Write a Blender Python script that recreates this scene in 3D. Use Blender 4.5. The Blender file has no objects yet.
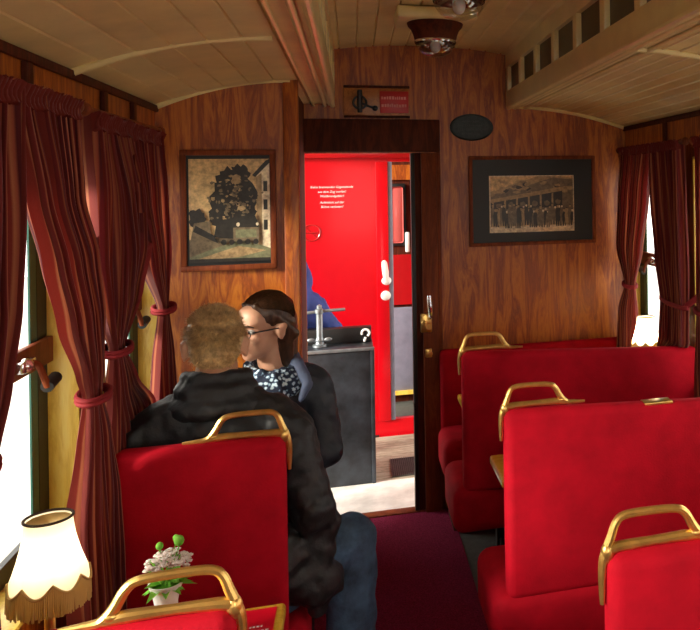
import bpy, bmesh, math, random
from mathutils import Vector, Matrix, Euler, noise
R = random.Random(7)
C = bpy.context.scene.collection
PI = math.pi
V = Vector

# ------------------------------------------------------------------ materials
def _nt(name):
    m = bpy.data.materials.new(name); m.use_nodes = True
    nt = m.node_tree; b = nt.nodes['Principled BSDF']
    return m, nt, b
def N(nt, t, **kw):
    n = nt.nodes.new(t)
    for k, v in kw.items():
        if k in n.inputs: n.inputs[k].default_value = v
        else: setattr(n, k, v)
    return n
def ramp(nt, stops):
    n = nt.nodes.new('ShaderNodeValToRGB'); e = n.color_ramp.elements
    while len(e) < len(stops): e.new(.5)
    for q, (p, c) in zip(e, stops): q.position = p; q.color = (*c, 1)
    return n
def coords(nt, scale=(1, 1, 1), rot=(0, 0, 0)):
    tc = nt.nodes.new('ShaderNodeTexCoord'); mp = nt.nodes.new('ShaderNodeMapping')
    mp.inputs['Scale'].default_value = scale; mp.inputs['Rotation'].default_value = rot
    nt.links.new(tc.outputs['Object'], mp.inputs['Vector']); return mp.outputs['Vector']
def plain(name, col, rough=.6, metal=0, var=.15, scale=12, bump=0, bscale=60, sheen=0, coat=0, spec=None, stretch=(1, 1, 1)):
    m, nt, b = _nt(name)
    L = nt.links.new
    vec = coords(nt, stretch)
    nz = N(nt, 'ShaderNodeTexNoise', Scale=scale, Detail=5.0, Roughness=.6); L(vec, nz.inputs['Vector'])
    lo = tuple(max(0, c*(1-var)) for c in col); hi = tuple(min(1, c*(1+var)) for c in col)
    r = ramp(nt, [(.3, lo), (.7, hi)]); L(nz.outputs['Fac'], r.inputs['Fac']); L(r.outputs['Color'], b.inputs['Base Color'])
    b.inputs['Roughness'].default_value = rough; b.inputs['Metallic'].default_value = metal
    if sheen:
        b.inputs['Sheen Weight'].default_value = sheen; b.inputs['Sheen Roughness'].default_value = .4
        b.inputs['Sheen Tint'].default_value = (min(1, col[0]*1.6), col[1]*3, col[2]*3, 1)
    if coat: b.inputs['Coat Weight'].default_value = coat; b.inputs['Coat Roughness'].default_value = .12
    if spec is not None: b.inputs['Specular IOR Level'].default_value = spec
    if bump:
        n2 = N(nt, 'ShaderNodeTexNoise', Scale=bscale, Detail=4.0); L(vec, n2.inputs['Vector'])
        bp = N(nt, 'ShaderNodeBump', Strength=bump, Distance=.01); L(n2.outputs['Fac'], bp.inputs['Height']); L(bp.outputs['Normal'], b.inputs['Normal'])
    return m
def wood(name, stops, scale=(7, 7, .9), dist=1.6, rough=.38, coat=.25, freq=2.2):
    m, nt, b = _nt(name); L = nt.links.new
    vec = coords(nt, scale)
    n1 = N(nt, 'ShaderNodeTexNoise', Scale=freq, Detail=6.0, Roughness=.62, Distortion=dist); L(vec, n1.inputs['Vector'])
    w = N(nt, 'ShaderNodeMath', operation='MULTIPLY'); L(n1.outputs['Fac'], w.inputs[0]); w.inputs[1].default_value = 7
    fr = N(nt, 'ShaderNodeMath', operation='PINGPONG'); L(w.outputs[0], fr.inputs[0]); fr.inputs[1].default_value = 1
    n2 = N(nt, 'ShaderNodeTexNoise', Scale=freq*14, Detail=4.0); L(vec, n2.inputs['Vector'])
    mx = N(nt, 'ShaderNodeMix'); mx.inputs[0].default_value = .4
    L(fr.outputs[0], mx.inputs[2]); L(n2.outputs['Fac'], mx.inputs[3])
    r = ramp(nt, stops); L(mx.outputs[0], r.inputs['Fac']); L(r.outputs['Color'], b.inputs['Base Color'])
    b.inputs['Roughness'].default_value = rough; b.inputs['Coat Weight'].default_value = coat; b.inputs['Coat Roughness'].default_value = .25
    bp = N(nt, 'ShaderNodeBump', Strength=.08, Distance=.004); L(n2.outputs['Fac'], bp.inputs['Height']); L(bp.outputs['Normal'], b.inputs['Normal'])
    return m
def cloth_striped(name):
    m, nt, b = _nt(name); L = nt.links.new
    uv = N(nt, 'ShaderNodeUVMap'); sp = N(nt, 'ShaderNodeSeparateXYZ'); L(uv.outputs['UV'], sp.inputs[0])
    mu = N(nt, 'ShaderNodeMath', operation='MULTIPLY'); L(sp.outputs['X'], mu.inputs[0]); mu.inputs[1].default_value = 17
    fr = N(nt, 'ShaderNodeMath', operation='FRACT'); L(mu.outputs[0], fr.inputs[0])
    r = ramp(nt, [(0, (.17, .013, .009)), (.30, (.21, .018, .011)), (.36, (.46, .15, .065)), (.46, (.38, .08, .04)), (.52, (.10, .006, .010)), (.70, (.15, .010, .012)), (.76, (.44, .12, .05)), (.84, (.20, .014, .014))])
    L(fr.outputs[0], r.inputs['Fac'])
    tc = N(nt, 'ShaderNodeTexCoord'); nz = N(nt, 'ShaderNodeTexNoise', Scale=220.0, Detail=2.0); L(tc.outputs['Object'], nz.inputs['Vector'])
    bp = N(nt, 'ShaderNodeBump', Strength=.2, Distance=.003); L(nz.outputs['Fac'], bp.inputs['Height'])
    L(r.outputs['Color'], b.inputs['Base Color']); b.inputs['Roughness'].default_value = .85; b.inputs['Sheen Weight'].default_value = .2
    L(bp.outputs['Normal'], b.inputs['Normal'])
    t = N(nt, 'ShaderNodeBsdfTranslucent'); L(r.outputs['Color'], t.inputs['Color'])
    mx = N(nt, 'ShaderNodeMixShader'); mx.inputs[0].default_value = .36
    L(b.outputs[0], mx.inputs[1]); L(t.outputs[0], mx.inputs[2]); L(mx.outputs[0], nt.nodes['Material Output'].inputs['Surface'])
    return m
def translucent(name, col, fac=.5, rough=.8):
    m = plain(name, col, rough, var=.05); nt = m.node_tree; L = nt.links.new
    t = N(nt, 'ShaderNodeBsdfTranslucent', Color=(*col, 1)); mx = N(nt, 'ShaderNodeMixShader'); mx.inputs[0].default_value = fac
    L(nt.nodes['Principled BSDF'].outputs[0], mx.inputs[1]); L(t.outputs[0], mx.inputs[2]); L(mx.outputs[0], nt.nodes['Material Output'].inputs['Surface'])
    return m
def pane_mat(name, tint=(1, 1, 1), gloss=.06):
    m, nt, b = _nt(name); L = nt.links.new
    tr = N(nt, 'ShaderNodeBsdfTransparent', Color=(*tint, 1)); g = N(nt, 'ShaderNodeBsdfGlossy', Roughness=.02)
    mx = N(nt, 'ShaderNodeMixShader'); mx.inputs[0].default_value = gloss
    L(tr.outputs[0], mx.inputs[1]); L(g.outputs[0], mx.inputs[2]); L(mx.outputs[0], nt.nodes['Material Output'].inputs['Surface'])
    return m
def scarf_mat(name):
    m, nt, b = _nt(name); L = nt.links.new
    v = N(nt, 'ShaderNodeTexVoronoi', Scale=62.0); L(coords(nt), v.inputs['Vector'])
    nz = N(nt, 'ShaderNodeTexNoise', Scale=90.0, Detail=3.0); L(coords(nt), nz.inputs['Vector'])
    ad = N(nt, 'ShaderNodeMath', operation='ADD'); L(v.outputs['Distance'], ad.inputs[0]); L(nz.outputs['Fac'], ad.inputs[1])
    r = ramp(nt, [(.76, (.66, .80, .88)), (.88, (.25, .40, .55)), (.95, (.05, .08, .15)), (1.0, (.02, .03, .06))]); L(ad.outputs[0], r.inputs['Fac'])
    L(r.outputs['Color'], b.inputs['Base Color']); b.inputs['Roughness'].default_value = .9
    return m

M = {}
M['wood'] = wood('veneer_wood', [(.0, (.13, .020, .003)), (.4, (.32, .070, .005)), (.75, (.48, .140, .010)), (1, (.56, .20, .018))], rough=.45, coat=.1)
M['wood_dark'] = wood('dark_wood', [(0, (.030, .005, .002)), (.5, (.075, .013, .004)), (1, (.13, .026, .007))], rough=.65, coat=0)
M['wood_dark'].node_tree.nodes['Principled BSDF'].inputs['Specular IOR Level'].default_value = .2
M['wood_red'] = wood('reddish_wood', [(0, (.09, .016, .004)), (.5, (.18, .035, .007)), (1, (.25, .06, .012))], rough=.6, coat=0)
M['wood_red'].node_tree.nodes['Principled BSDF'].inputs['Specular IOR Level'].default_value = .25
M['wood_yellow'] = wood('pale_yellow_wood', [(0, (.70, .43, .05)), (.5, (.88, .62, .10)), (1, (.92, .72, .16))], scale=(9, 9, 1.2), rough=.35)
M['table_wood'] = wood('table_wood', [(0, (.66, .36, .03)), (.5, (.80, .48, .045)), (1, (.86, .56, .07))], scale=(2, 9, 9), rough=.25)
M['frieze'] = wood('frieze_wood', [(0, (.25, .08, .015)), (.5, (.42, .15, .03)), (1, (.5, .2, .04))], scale=(9, 1.2, 9))
M['cream'] = plain('cream_paint', (.76, .60, .29), .42, var=.12, scale=5, bump=.05, bscale=30)
M['cream_lip'] = plain('cream_gloss_paint', (.80, .66, .32), .30, var=.1, scale=6, coat=.2)
M['bead_highlight'] = plain('bead_caught_light', (.88, .78, .50), .35, var=.06)  # light caught along the board lines is put into this paler colour
M['velvet'] = plain('red_velvet', (.42, .002, .013), .8, var=.2, scale=9, bump=.12, bscale=160, sheen=.12, spec=.15)
M['piping'] = plain('dark_red_piping', (.16, .003, .008), .8, var=.1)
M['brass'] = plain('worn_brass', (.74, .47, .14), .28, metal=.9, var=.22, scale=22, bump=.05, bscale=50)
M['black_iron'] = plain('black_iron', (.012, .012, .013), .45, var=.3)
M['carpet'] = plain('purple_carpet', (.20, .016, .055), 1.0, var=.55, scale=150, bump=.5, bscale=260, spec=.1)
M['lino'] = plain('grey_lino', (.10, .11, .10), .55, var=.25, scale=30)
M['curtain'] = cloth_striped('striped_curtain_cloth')
M['tieback'] = translucent('red_tieback', (.24, .006, .010), .2)
M['glass'] = pane_mat('window_glass')
M['globe'] = pane_mat('lamp_glass', (.92, .92, .9), .22)
M['rubber'] = plain('black_frame', (.008, .009, .009), .5, var=.2)
M['green'] = plain('green_paint', (.015, .09, .065), .4, var=.15)
M['chrome'] = plain('chrome', (.75, .76, .78), .18, metal=1, var=.1)
M['steel'] = plain('galvanised_steel', (.26, .30, .33), .42, metal=.7, var=.25, scale=20)
M['box_metal'] = plain('scuffed_black_steel', (.022, .027, .036), .45, metal=.2, var=.9, scale=6, bump=.04)
M['red_paint'] = plain('glossy_red_paint', (.50, .001, .007), .30, var=.04, coat=.15, bump=.02, bscale=3, spec=.3)
M['red_paint_dark'] = plain('dark_red_paint', (.38, .006, .010), .22, var=.08, coat=.3)
M['white'] = plain('white_enamel', (.86, .86, .84), .4, var=.04)
M['shade'] = translucent('lamp_shade_cloth', (.88, .84, .70), .55)
M['fringe'] = translucent('fringe_thread', (.62, .45, .17), .35)
M['trimdark'] = plain('dark_braid', (.05, .025, .01), .9)
M['leaf'] = translucent('leaf_green', (.20, .50, .05), .3)
M['petal'] = translucent('pale_petal', (.88, .78, .74), .35)
M['platform_sunlit'] = plain('sunlit_worn_plate', (.80, .79, .76), .6, var=.22, scale=7, bump=.1)  # worn plate; the sunlight on it is put into its pale colour
M['platform'] = wood('weathered_planks', [(0, (.14, .115, .08)), (.5, (.34, .29, .22)), (1, (.50, .45, .37))], scale=(1.5, 12, 8), coat=0, rough=.8)
M['grating'] = plain('grating_steel', (.12, .12, .12), .5, metal=.5)
M['bluegrey'] = plain('blue_grey_panel', (.20, .22, .30), .5, var=.15)
M['pink_glass'] = plain('rosy_glass', (.55, .13, .12), .12, coat=.5, var=.05)
M['skin'] = plain('skin', (.62, .33, .21), .5, var=.06, scale=20)
M['skin'].node_tree.nodes['Principled BSDF'].inputs['Subsurface Weight'].default_value = .08
M['blond'] = plain('short_blond_hair', (.50, .34, .15), .5, var=.5, scale=60)
M['brown'] = plain('brown_hair', (.055, .024, .012), .38, var=.6, scale=30, stretch=(3, 3, .4))
M['jacket_black'] = plain('black_jacket_cloth', (.010, .011, .013), .58, var=.3, scale=8, bump=.5, bscale=28)
M['jacket_navy'] = plain('navy_jacket_cloth', (.016, .024, .036), .55, var=.3, scale=8, bump=.5, bscale=24)
M['jacket_blue'] = plain('blue_work_jacket', (.03, .065, .30), .75, var=.2, scale=8, bump=.3, bscale=20)
M['collar_blue'] = plain('grey_blue_lining', (.10, .13, .22), .8)
M['jeans'] = plain('blue_denim', (.055, .115, .20), .8, var=.5, scale=14, bump=.3, bscale=90)
M['trousers'] = plain('dark_trousers', (.02, .022, .03), .8)
M['shoe'] = plain('dark_shoe', (.015, .012, .01), .5)
M['lens'] = pane_mat('spectacle_glass', (.95, .95, .97), .08)
M['scarf'] = scarf_mat('patterned_scarf')
M['eye'] = plain('eye_white', (.8, .78, .75), .2)
M['iris'] = plain('eye_iris', (.05, .03, .02), .2)
M['lip'] = plain('lips', (.50, .17, .14), .45)
M['plaque'] = plain('dark_oval_plaque', (.022, .028, .028), .38, metal=.5, var=.35, scale=40, bump=.3, bscale=55)
M['mount'] = plain('black_mount_card', (.008, .009, .009), .5)
M['hill'] = plain('pale_stony_bank', (.20, .21, .16), .9, var=.8, scale=5, bump=.5, bscale=9)
M['ground'] = plain('pale_ground', (.45, .44, .40), .9)
for k, c in (('sepia0', (.60, .40, .18)), ('sepia1', (.36, .24, .115)), ('sepia2', (.16, .115, .065)), ('sepia3', (.022, .019, .015)), ('sepia4', (.78, .58, .38)), ('sepia5', (.17, .17, .09))):
    M[k] = plain(k, c, .35, var=.45, scale=55)
M['sign_red'] = plain('red_sign', (.50, .012, .018), .4)
M['sign_text'] = plain('sign_lettering', (.75, .30, .28), .5)
M['menu_red'] = plain('red_card', (.62, .004, .02), .35, var=.04)
M['ventglass'] = plain('dim_vent_glass', (.045, .035, .02), .35, var=.4, scale=10)

# ------------------------------------------------------------------ mesh helpers
class B:
    def __init__(s): s.bm = bmesh.new(); s.mi = 0
    def _tag(s, n0):
        s.bm.faces.ensure_lookup_table()
        for f in s.bm.faces[n0:]: f.material_index = s.mi
    def box(s, x0, x1, y0, y1, z0, z1, bev=0, seg=2, mat=None):
        t = bmesh.new(); bmesh.ops.create_cube(t, size=1)
        for v in t.verts:
            v.co = V(((x0+x1)/2+v.co.x*(x1-x0), (y0+y1)/2+v.co.y*(y1-y0), (z0+z1)/2+v.co.z*(z1-z0)))
        if bev: bmesh.ops.bevel(t, geom=t.edges[:], offset=bev, segments=seg, profile=.5, affect='EDGES')
        if mat: bmesh.ops.transform(t, matrix=mat, verts=t.verts)
        s.join(t); return s
    def join(s, t):
        me = bpy.data.meshes.new('_t'); t.to_mesh(me); t.free(); n0 = len(s.bm.faces)
        s.bm.from_mesh(me); bpy.data.meshes.remove(me); s._tag(n0)
    def tube(s, pts, r, seg=10, smooth=0, closed=False, flat=1.0, up=None, caps=True):
        pts = [V(p) for p in pts]; rr = list(r) if isinstance(r, (list, tuple)) else [r]*len(pts)
        if smooth: pts, rr = catmull(pts, rr, smooth, closed)
        n = len(pts); n0 = len(s.bm.faces); rings = []
        prev = None
        for i, p in enumerate(pts):
            a = pts[(i-1) % n] if (closed or i > 0) else p; b = pts[(i+1) % n] if (closed or i < n-1) else p
            t = (b-a).normalized() if (b-a).length > 1e-9 else V((0, 0, 1))
            if prev is None:
                u = V(up) if up else (V((0, 0, 1)) if abs(t.z) < .9 else V((1, 0, 0)))
            else: u = prev
            u = (u-t*u.dot(t)).normalized(); prev = u; w = t.cross(u)
            rings.append([s.bm.verts.new(p+u*math.cos(2*PI*k/seg)*rr[i]+w*math.sin(2*PI*k/seg)*rr[i]*flat) for k in range(seg)])
        for i in range(n if closed else n-1):
            A, Bq = rings[i], rings[(i+1) % n]
            for k in range(seg): s.bm.faces.new((A[k], A[(k+1) % seg], Bq[(k+1) % seg], Bq[k]))
        if not closed and caps: s.bm.faces.new(rings[0][::-1]); s.bm.faces.new(rings[-1])
        s._tag(n0); return s
    def lathe(s, prof, c=(0, 0, 0), seg=32, mat=None, cap=True):
        n0 = len(s.bm.faces); rings = []
        for r, z in prof:
            ring = []
            for k in range(seg):
                p = V((math.cos(2*PI*k/seg)*r, math.sin(2*PI*k/seg)*r, z))
                if mat: p = mat @ p
                ring.append(s.bm.verts.new(p+V(c)))
            rings.append(ring)
        for a, b in zip(rings, rings[1:]):
            for k in range(seg): s.bm.faces.new((a[k], a[(k+1) % seg], b[(k+1) % seg], b[k]))
        if cap: s.bm.faces.new(rings[0][::-1]); s.bm.faces.new(rings[-1])
        s._tag(n0); return s
    def ell(s, c, r, rot=None, seg=20):
        t = bmesh.new(); bmesh.ops.create_uvsphere(t, u_segments=seg, v_segments=max(8, seg//2+2), radius=1)
        m = Matrix.Translation(V(c)) @ (rot.to_4x4() if rot else Matrix()) @ Matrix.Diagonal((*(r if isinstance(r, tuple) else (r, r, r)), 1))
        bmesh.ops.transform(t, matrix=m, verts=t.verts); s.join(t); return s
    def cap(s, a, b, ra, rb, seg=14):
        a, b = V(a), V(b); s.ell(a, ra*.995, seg=seg); s.ell(b, rb*.995, seg=seg)
        s.tube([a, b], [ra, rb], seg=seg); return s
    def poly(s, pts, n=None):
        n0 = len(s.bm.faces); s.bm.faces.new([s.bm.verts.new(V(p)) for p in pts]); s._tag(n0); return s
    def prism(s, prof, axis, a, b):     # closed 2-D profile pushed along one axis
        n0 = len(s.bm.faces)
        f = {'y': lambda p, t: V((p[0], t, p[1])), 'x': lambda p, t: V((t, p[0], p[1])), 'z': lambda p, t: V((p[0], p[1], t))}[axis]
        A = [s.bm.verts.new(f(p, a)) for p in prof]; Bv = [s.bm.verts.new(f(p, b)) for p in prof]; n = len(prof)
        for i in range(n): s.bm.faces.new((A[i], A[(i+1) % n], Bv[(i+1) % n], Bv[i]))
        s.bm.faces.new(A[::-1]); s.bm.faces.new(Bv); s._tag(n0); return s
    def build(s, name, mats, parent=None, sharp=.6, label=None, kind=None, smooth=True, recalc=True):
        if recalc: bmesh.ops.recalc_face_normals(s.bm, faces=s.bm.faces[:])
        for e in s.bm.edges:
            if len(e.link_faces) == 2 and e.calc_face_angle(0) > sharp: e.smooth = False
        for f in s.bm.faces: f.smooth = smooth
        off = V(parent['_o']) if parent is not None and '_o' in parent else V((0, 0, 0))
        if parent is not None:
            q = parent
            for v in s.bm.verts: v.co -= off
        me = bpy.data.meshes.new(name); s.bm.to_mesh(me); s.bm.free()
        return link(name, me, mats, parent, label, kind, off)
def link(name, me, mats, parent=None, label=None, kind=None, off=V((0, 0, 0))):
    for m in (mats if isinstance(mats, list) else [mats]): me.materials.append(m)
    o = bpy.data.objects.new(name, me); C.objects.link(o)
    if parent is not None: o.parent = parent; o['_o'] = tuple(off)
    if label: o['label'] = label
    if kind: o['kind'] = kind
    return o
def catmull(pts, rr, k, closed):
    n = len(pts); P, Q = [], []
    for i in range(n if closed else n-1):
        g = (lambda j: j % n) if closed else (lambda j: min(max(j, 0), n-1))
        p0, p1, p2, p3 = (pts[g(i+j)] for j in (-1, 0, 1, 2)); r1, r2 = rr[g(i)], rr[g(i+1)]
        for q in range(k):
            t = q/k
            P.append(.5*((2*p1)+(p2-p0)*t+(2*p0-5*p1+4*p2-p3)*t*t+(3*p1-p0-3*p2+p3)*t**3)); Q.append(r1+(r2-r1)*t)
    if not closed: P.append(pts[-1]); Q.append(rr[-1])
    return P, Q
def thing(name, label, cat, loc=(0, 0, 0), group=None):
    o = bpy.data.objects.new(name, None); C.objects.link(o); o.location = loc; o.empty_display_size = .1
    o['label'] = label; o['category'] = cat; o['_o'] = tuple(loc)
    if group: o['group'] = group
    return o
def tag(o, label, cat, group=None):
    o['label'] = label; o['category'] = cat
    if group: o['group'] = group
    return o
def struct(o, label=None):
    o['kind'] = 'structure'
    if label: o['label'] = label
    return o
def melt(b, name, mat, parent=None, voxel=.009, smooth=4, disp=0, dsize=.1, label=None):
    """fuse overlapping forms into one continuous skin"""
    me = bpy.data.meshes.new('_m'); b.bm.to_mesh(me); b.bm.free()
    o = bpy.data.objects.new('_m', me); C.objects.link(o)
    r = o.modifiers.new('r', 'REMESH'); r.mode = 'VOXEL'; r.voxel_size = voxel
    s = o.modifiers.new('s', 'SMOOTH'); s.factor = .5; s.iterations = smooth
    if disp:
        tx = bpy.data.textures.new('folds', 'CLOUDS'); tx.noise_scale = dsize; tx.noise_depth = 2
        d = o.modifiers.new('d', 'DISPLACE'); d.texture = tx; d.strength = disp; d.mid_level = .5; d.texture_coords = 'LOCAL'
    dg = bpy.context.evaluated_depsgraph_get()
    m2 = bpy.data.meshes.new_from_object(o.evaluated_get(dg)); m2.name = name
    bpy.data.objects.remove(o); bpy.data.meshes.remove(me)
    off = V(parent['_o']) if parent is not None and '_o' in parent else V((0, 0, 0))
    if off.length: m2.transform(Matrix.Translation(-off))
    m2.materials.clear()
    for p in m2.polygons: p.use_smooth = True
    return link(name, m2, mat, parent, label, None, off)
def text(body, size, loc, rot, name, mat, parent, shear=0, align='CENTER'):
    cu = bpy.data.curves.new('_f', 'FONT'); cu.body = body; cu.size = size; cu.align_x = align; cu.shear = shear; cu.extrude = .0006; cu.offset = .0
    o = bpy.data.objects.new('_f', cu); C.objects.link(o)
    dg = bpy.context.evaluated_depsgraph_get(); me = bpy.data.meshes.new_from_object(o.evaluated_get(dg)); me.name = name
    bpy.data.objects.remove(o); bpy.data.curves.remove(cu)
    off = V(parent['_o']) if '_o' in parent else V((0, 0, 0))
    me.transform(Matrix.Translation(V(loc)-off) @ Euler(rot).to_matrix().to_4x4())
    me.materials.clear()
    return link(name, me, mat, parent, None, None, off)

# ------------------------------------------------------------------ the carriage
XL, XR, YE, YP, YB = -.717, 1.49, 4.315, 3.384, -1.5
LX0, LX1 = -.083, .806          # clerestory edges
ZW, ZL = 2.04, 2.155
T = .022
struct(B().box(XL-T, XR+T, YB, YE+.02, -.08, 0).build('floor', M['lino']))
tag(B().box(-.19, .479, YB, YE-.005, 0, .008).build('carpet_runner', M['carpet']), 'dark purple-red carpet runner along the aisle between the red seats', 'carpet')

def side_wall(name, xa, xb, opens):
    b = B(); z0, z1 = .80, 1.84; y = YB
    for (a, c) in opens:
        b.box(xa, xb, y, a, 0, ZW+.1); b.box(xa, xb, a, c, 0, z0); b.box(xa, xb, a, c, z1, ZW+.1); y = c
    b.box(xa, xb, y, YE+.05, 0, ZW+.1)
    return struct(b.build(name, M['wood']))
OL = [(-1.02, -.32), (-.10, .605), (.825, 1.53), (1.75, 2.455), (2.675, 3.38)]
OR = [(-1.03, -.34), (-.10, .59), (.825, 1.515), (1.75, 2.44), (2.675, 3.365), (3.60, 4.29)]
TW = .085
side_wall('wall_left', XL-TW, XL, OL)
side_wall('wall_right', XR, XR+TW, OR)

def window(i, side, a, c, shown):
    s = -1 if side == 'l' else 1; X = XL if side == 'l' else XR
    z0, z1 = .80, 1.84
    def bx(b, d0, d1, y0, y1, za, zb, bev=0):   # d measured outwards from the wall's inner face
        xs = sorted((X+s*d0, X+s*d1)); b.box(xs[0], xs[1], y0, y1, za, zb, bev); return b
    f = B(); w = .065; u = .012; d0, d1 = .066, .080      # sash at the outer side of a deep reveal
    bx(f, d0, d1, a+u, a+u+w, z0+u, z1-u); bx(f, d0, d1, c-u-w, c-u, z0+u, z1-u); bx(f, d0, d1, a+u+w, c-u-w, z0+u, z0+u+.05); bx(f, d0, d1, a+u+w, c-u-w, z1-u-.05, z1-u)
    root = struct(f.build('window_%d' % i, M['rubber']))
    g = B(); bx(g, .072, .076, a+u+w, c-u-w, z0+u+.05, z1-u-.05); g.build('glass_pane', M['glass'], root)
    g = B()
    for y0, y1 in ((a+u+w, a+u+w+.045), (c-u-w-.045, c-u-w)): bx(g, d0+.001, .0715, y0, y1, z0+u+.05, z1-u-.05)
    g.build('outer_frame', M['green'], root, label='green painted strip')
    g = B(); bx(g, .048, d0, a+.02, c-.02, 1.275, 1.342, .004); bar = g.build('sash_rail', M['wood_red'], root)
    X = X+s*.058
    if shown:
        g = B(); yl = c-.235 if side == 'l' else a+.42; dz = -.03
        xx = X-s*.020
        g.box(xx-.012, xx+.012, yl-.05, yl+.03, 1.295, 1.322, .004); g.ell((xx-s*.004, yl-.02, 1.310), .018)
        g.build('latch_plate', M['chrome'], bar)
        g = B(); d = 1 if side == 'l' else 1
        g.tube([(X-s*.02, yl-.01, 1.315), (X-s*.034, yl+.025*d, 1.305), (X-s*.042, yl+.042*d, 1.270), (X-s*.046, yl+.055*d, 1.242)], .008, smooth=4)
        g.build('latch_crank', M['wood_red'], bar)
        g = B(); g.tube([(X-s*.046, yl+.05*d, 1.242), (X-s*.048, yl+.105*d, 1.254)], .015, seg=12); g.build('latch_knob', M['rubber'], bar)
    X = XL if side == 'l' else XR
    b = B()
    for y0, y1 in ((a, a+u), (c-u, c)): bx(b, -.006, .084, y0, y1, z0, z1, .002)
    bx(b, -.006, .084, a, c, z1-u, z1, .002); bx(b, -.030, .084, a, c, z0, z0+u, .003)
    b.build('window_lining', M['wood_yellow'], root, label='pale yellow wooden reveal lining')
    return root
k = 1
for i, (a, c) in enumerate(OL): window(k, 'l', a, c, i >= 3); k += 1
for i, (a, c) in enumerate(OR): window(k, 'r', a, c, i >= 5); k += 1

# end wall with the doorway, the nearer left partition and its return
b = B(); b.box(.435, XR, YE, YE+T, 0, 2.5); b.box(-.235, .435, YE, YE+T, 1.9, 2.5); b.box(XL, -.235, YE, YE+T, 0, 2.5)
struct(b.build('wall_end', M['wood']))
b = B(); b.box(XL, XR, YB-.03, YB, 0, 1.0); b.box(XL, XR, YB-.03, YB, 2.1, 2.5); b.box(XL, -.4, YB-.03, YB, 1.0, 2.1); b.box(1.2, XR, YB-.03, YB, 1.0, 2.1); struct(b.build('wall_rear_blocker', M['wood']))  # unseen, added to keep low light from behind off the seat bases
b = B(); b.box(XL, -.245, YP, YP+.03, 0, 2.17); struct(b.build('wall_partition', M['wood']))
b = B(); b.box(-.262, -.235, YP+.03, YE, 0, 2.17); struct(b.build('wall_passage', M['wood_dark']))
b = B(); b.box(-.262, -.205, YP-.015, YP+.04, 0, 2.165, .006); struct(b.build('trim_1', M['wood']))
b = B(); b.box(-.30, .445, YE-.035, YE, 1.905, 2.075, .008, 3); struct(b.build('trim_2', M['wood_dark'], label='dark header beam over the doorway'))
b = B(); b.box(.345, .425, YE-.03, YE+T, 0, 1.9, .005); b.box(.425, .447, YE-.016, YE, 0, 1.92, .004); struct(b.build('trim_3', M['wood_red']))
# sliding door leaf showing only its edge
d = struct(B().box(.312, .348, YE+.0, YE+.05, .005, 1.9, .003).build('door_1', M['wood_dark'], label='edge of the sliding door'))
B().box(.292, .313, YE-.004, YE+.05, .005, 1.9, .003).build('rubber_seal', M['rubber'], d, label='black rubber edge')
lk = B().box(.330, .388, YE-.045, YE-.028, .955, 1.055, .006).build('lock_plate', M['brass'], d)
B().tube([(.374, YE-.05, 1.03), (.377, YE-.085, 1.05), (.374, YE-.09, 1.10), (.371, YE-.085, 1.155)], [.008, .010, .014, .010], smooth=4).build('handle', M['chrome'], lk, label='chrome pull handle')
B().tube([(.371, YE-.044, .985), (.371, YE-.056, .985)], .013).ell((.345, YE-.05, 1.01), .012).build('key_knob', M['brass'], lk)
B().box(.352, .385, YE-.05, YE-.028, .825, .87, .004).tube([(.377, YE-.05, .848), (.377, YE-.065, .848)], .011).build('lower_catch', M['brass'], d)
b = B().box(-.235, .345, YE-.012, YE+.06, 0, .014, .003); struct(b.build('trim_4', M['wood_red'], label='worn threshold strip'))

# ceilings: boarded sides, clerestory with vents, boarded top
def boarded(pts, thick, n, d=.007):
    prof = []
    for i in range(n+1):
        t = i/n; p = pts(t)
        if 0 < i < n:
            q0, q1 = pts(t-.006), pts(t+.006)
            prof += [q0, (p[0], p[1]+d), q1]
        else: prof.append(p)
    top = [(p[0], p[1]+thick) for p in (pts(1), pts(.5), pts(0))]
    return prof+top
def side_curve(x_wall, x_lip): return lambda t: (x_wall+(x_lip-x_wall)*t, ZL-(ZL-ZW)*(1-t)**2)
b = B(); b.prism(boarded(side_curve(XL-.02, LX0-.03), .05, 7), 'y', YB, YE); struct(b.build('ceiling', M['cream'], sharp=.2, label='boarded left side of the ceiling'))
b = B(); b.prism(boarded(side_curve(XR+.02, LX1+.03), .05, 11, .004), 'y', YB, YE); struct(b.build('ceiling_right', M['cream'], sharp=.2))
b = B(); b.prism(boarded(lambda t: (LX0-.06+(LX1-LX0+.12)*t, 2.425+.042*(1-(2*t-1)**2)), .05, 12), 'y', YB, YE); struct(b.build('ceiling_clerestory', M['cream'], sharp=.2))
def lip(x, s, name):     # s: +1 when the opening lies towards +X
    b = B()
    b.box(min(x, x-s*.035), max(x, x-s*.035), YB, YE, ZL-.012, 2.235, .006)
    for dx, r in ((.012, .013), (.05, .009), (.105, .007)):
        b.tube([(x-s*dx, YB, ZL-.010), (x-s*dx, YE, ZL-.010)], r, seg=10)
    b.box(min(x, x-s*.035), max(x, x-s*.035), YB, YE, 2.36, 2.46)
    yy = YE-.01
    while yy > YB:
        b.box(min(x, x-s*.03), max(x, x-s*.03), yy-.055, yy, 2.23, 2.365, .003); yy -= .345
    r_ = struct(b.build(name, M['cream_lip'], label='cream clerestory beam with small vent posts'))
    g = B(); xs = sorted((x-s*.020, x-s*.028)); g.box(xs[0], xs[1], YB, YE, 2.23, 2.365)
    g.build('vent_glazing', M['ventglass'], r_, label='dim vent panes')
lip(LX0, 1, 'trim_5'); lip(LX1, -1, 'trim_6')
def rib(xw, xl, y, name):
    cv = side_curve(xw, xl); b = B()
    b.tube([(cv(t)[0], y, cv(t)[1]-.004) for t in [i/14 for i in range(15)]], .011, seg=8)
    struct(b.build(name, M['cream_lip']))
b = B(); cv = side_curve(XR+.02, LX1+.03)
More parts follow.
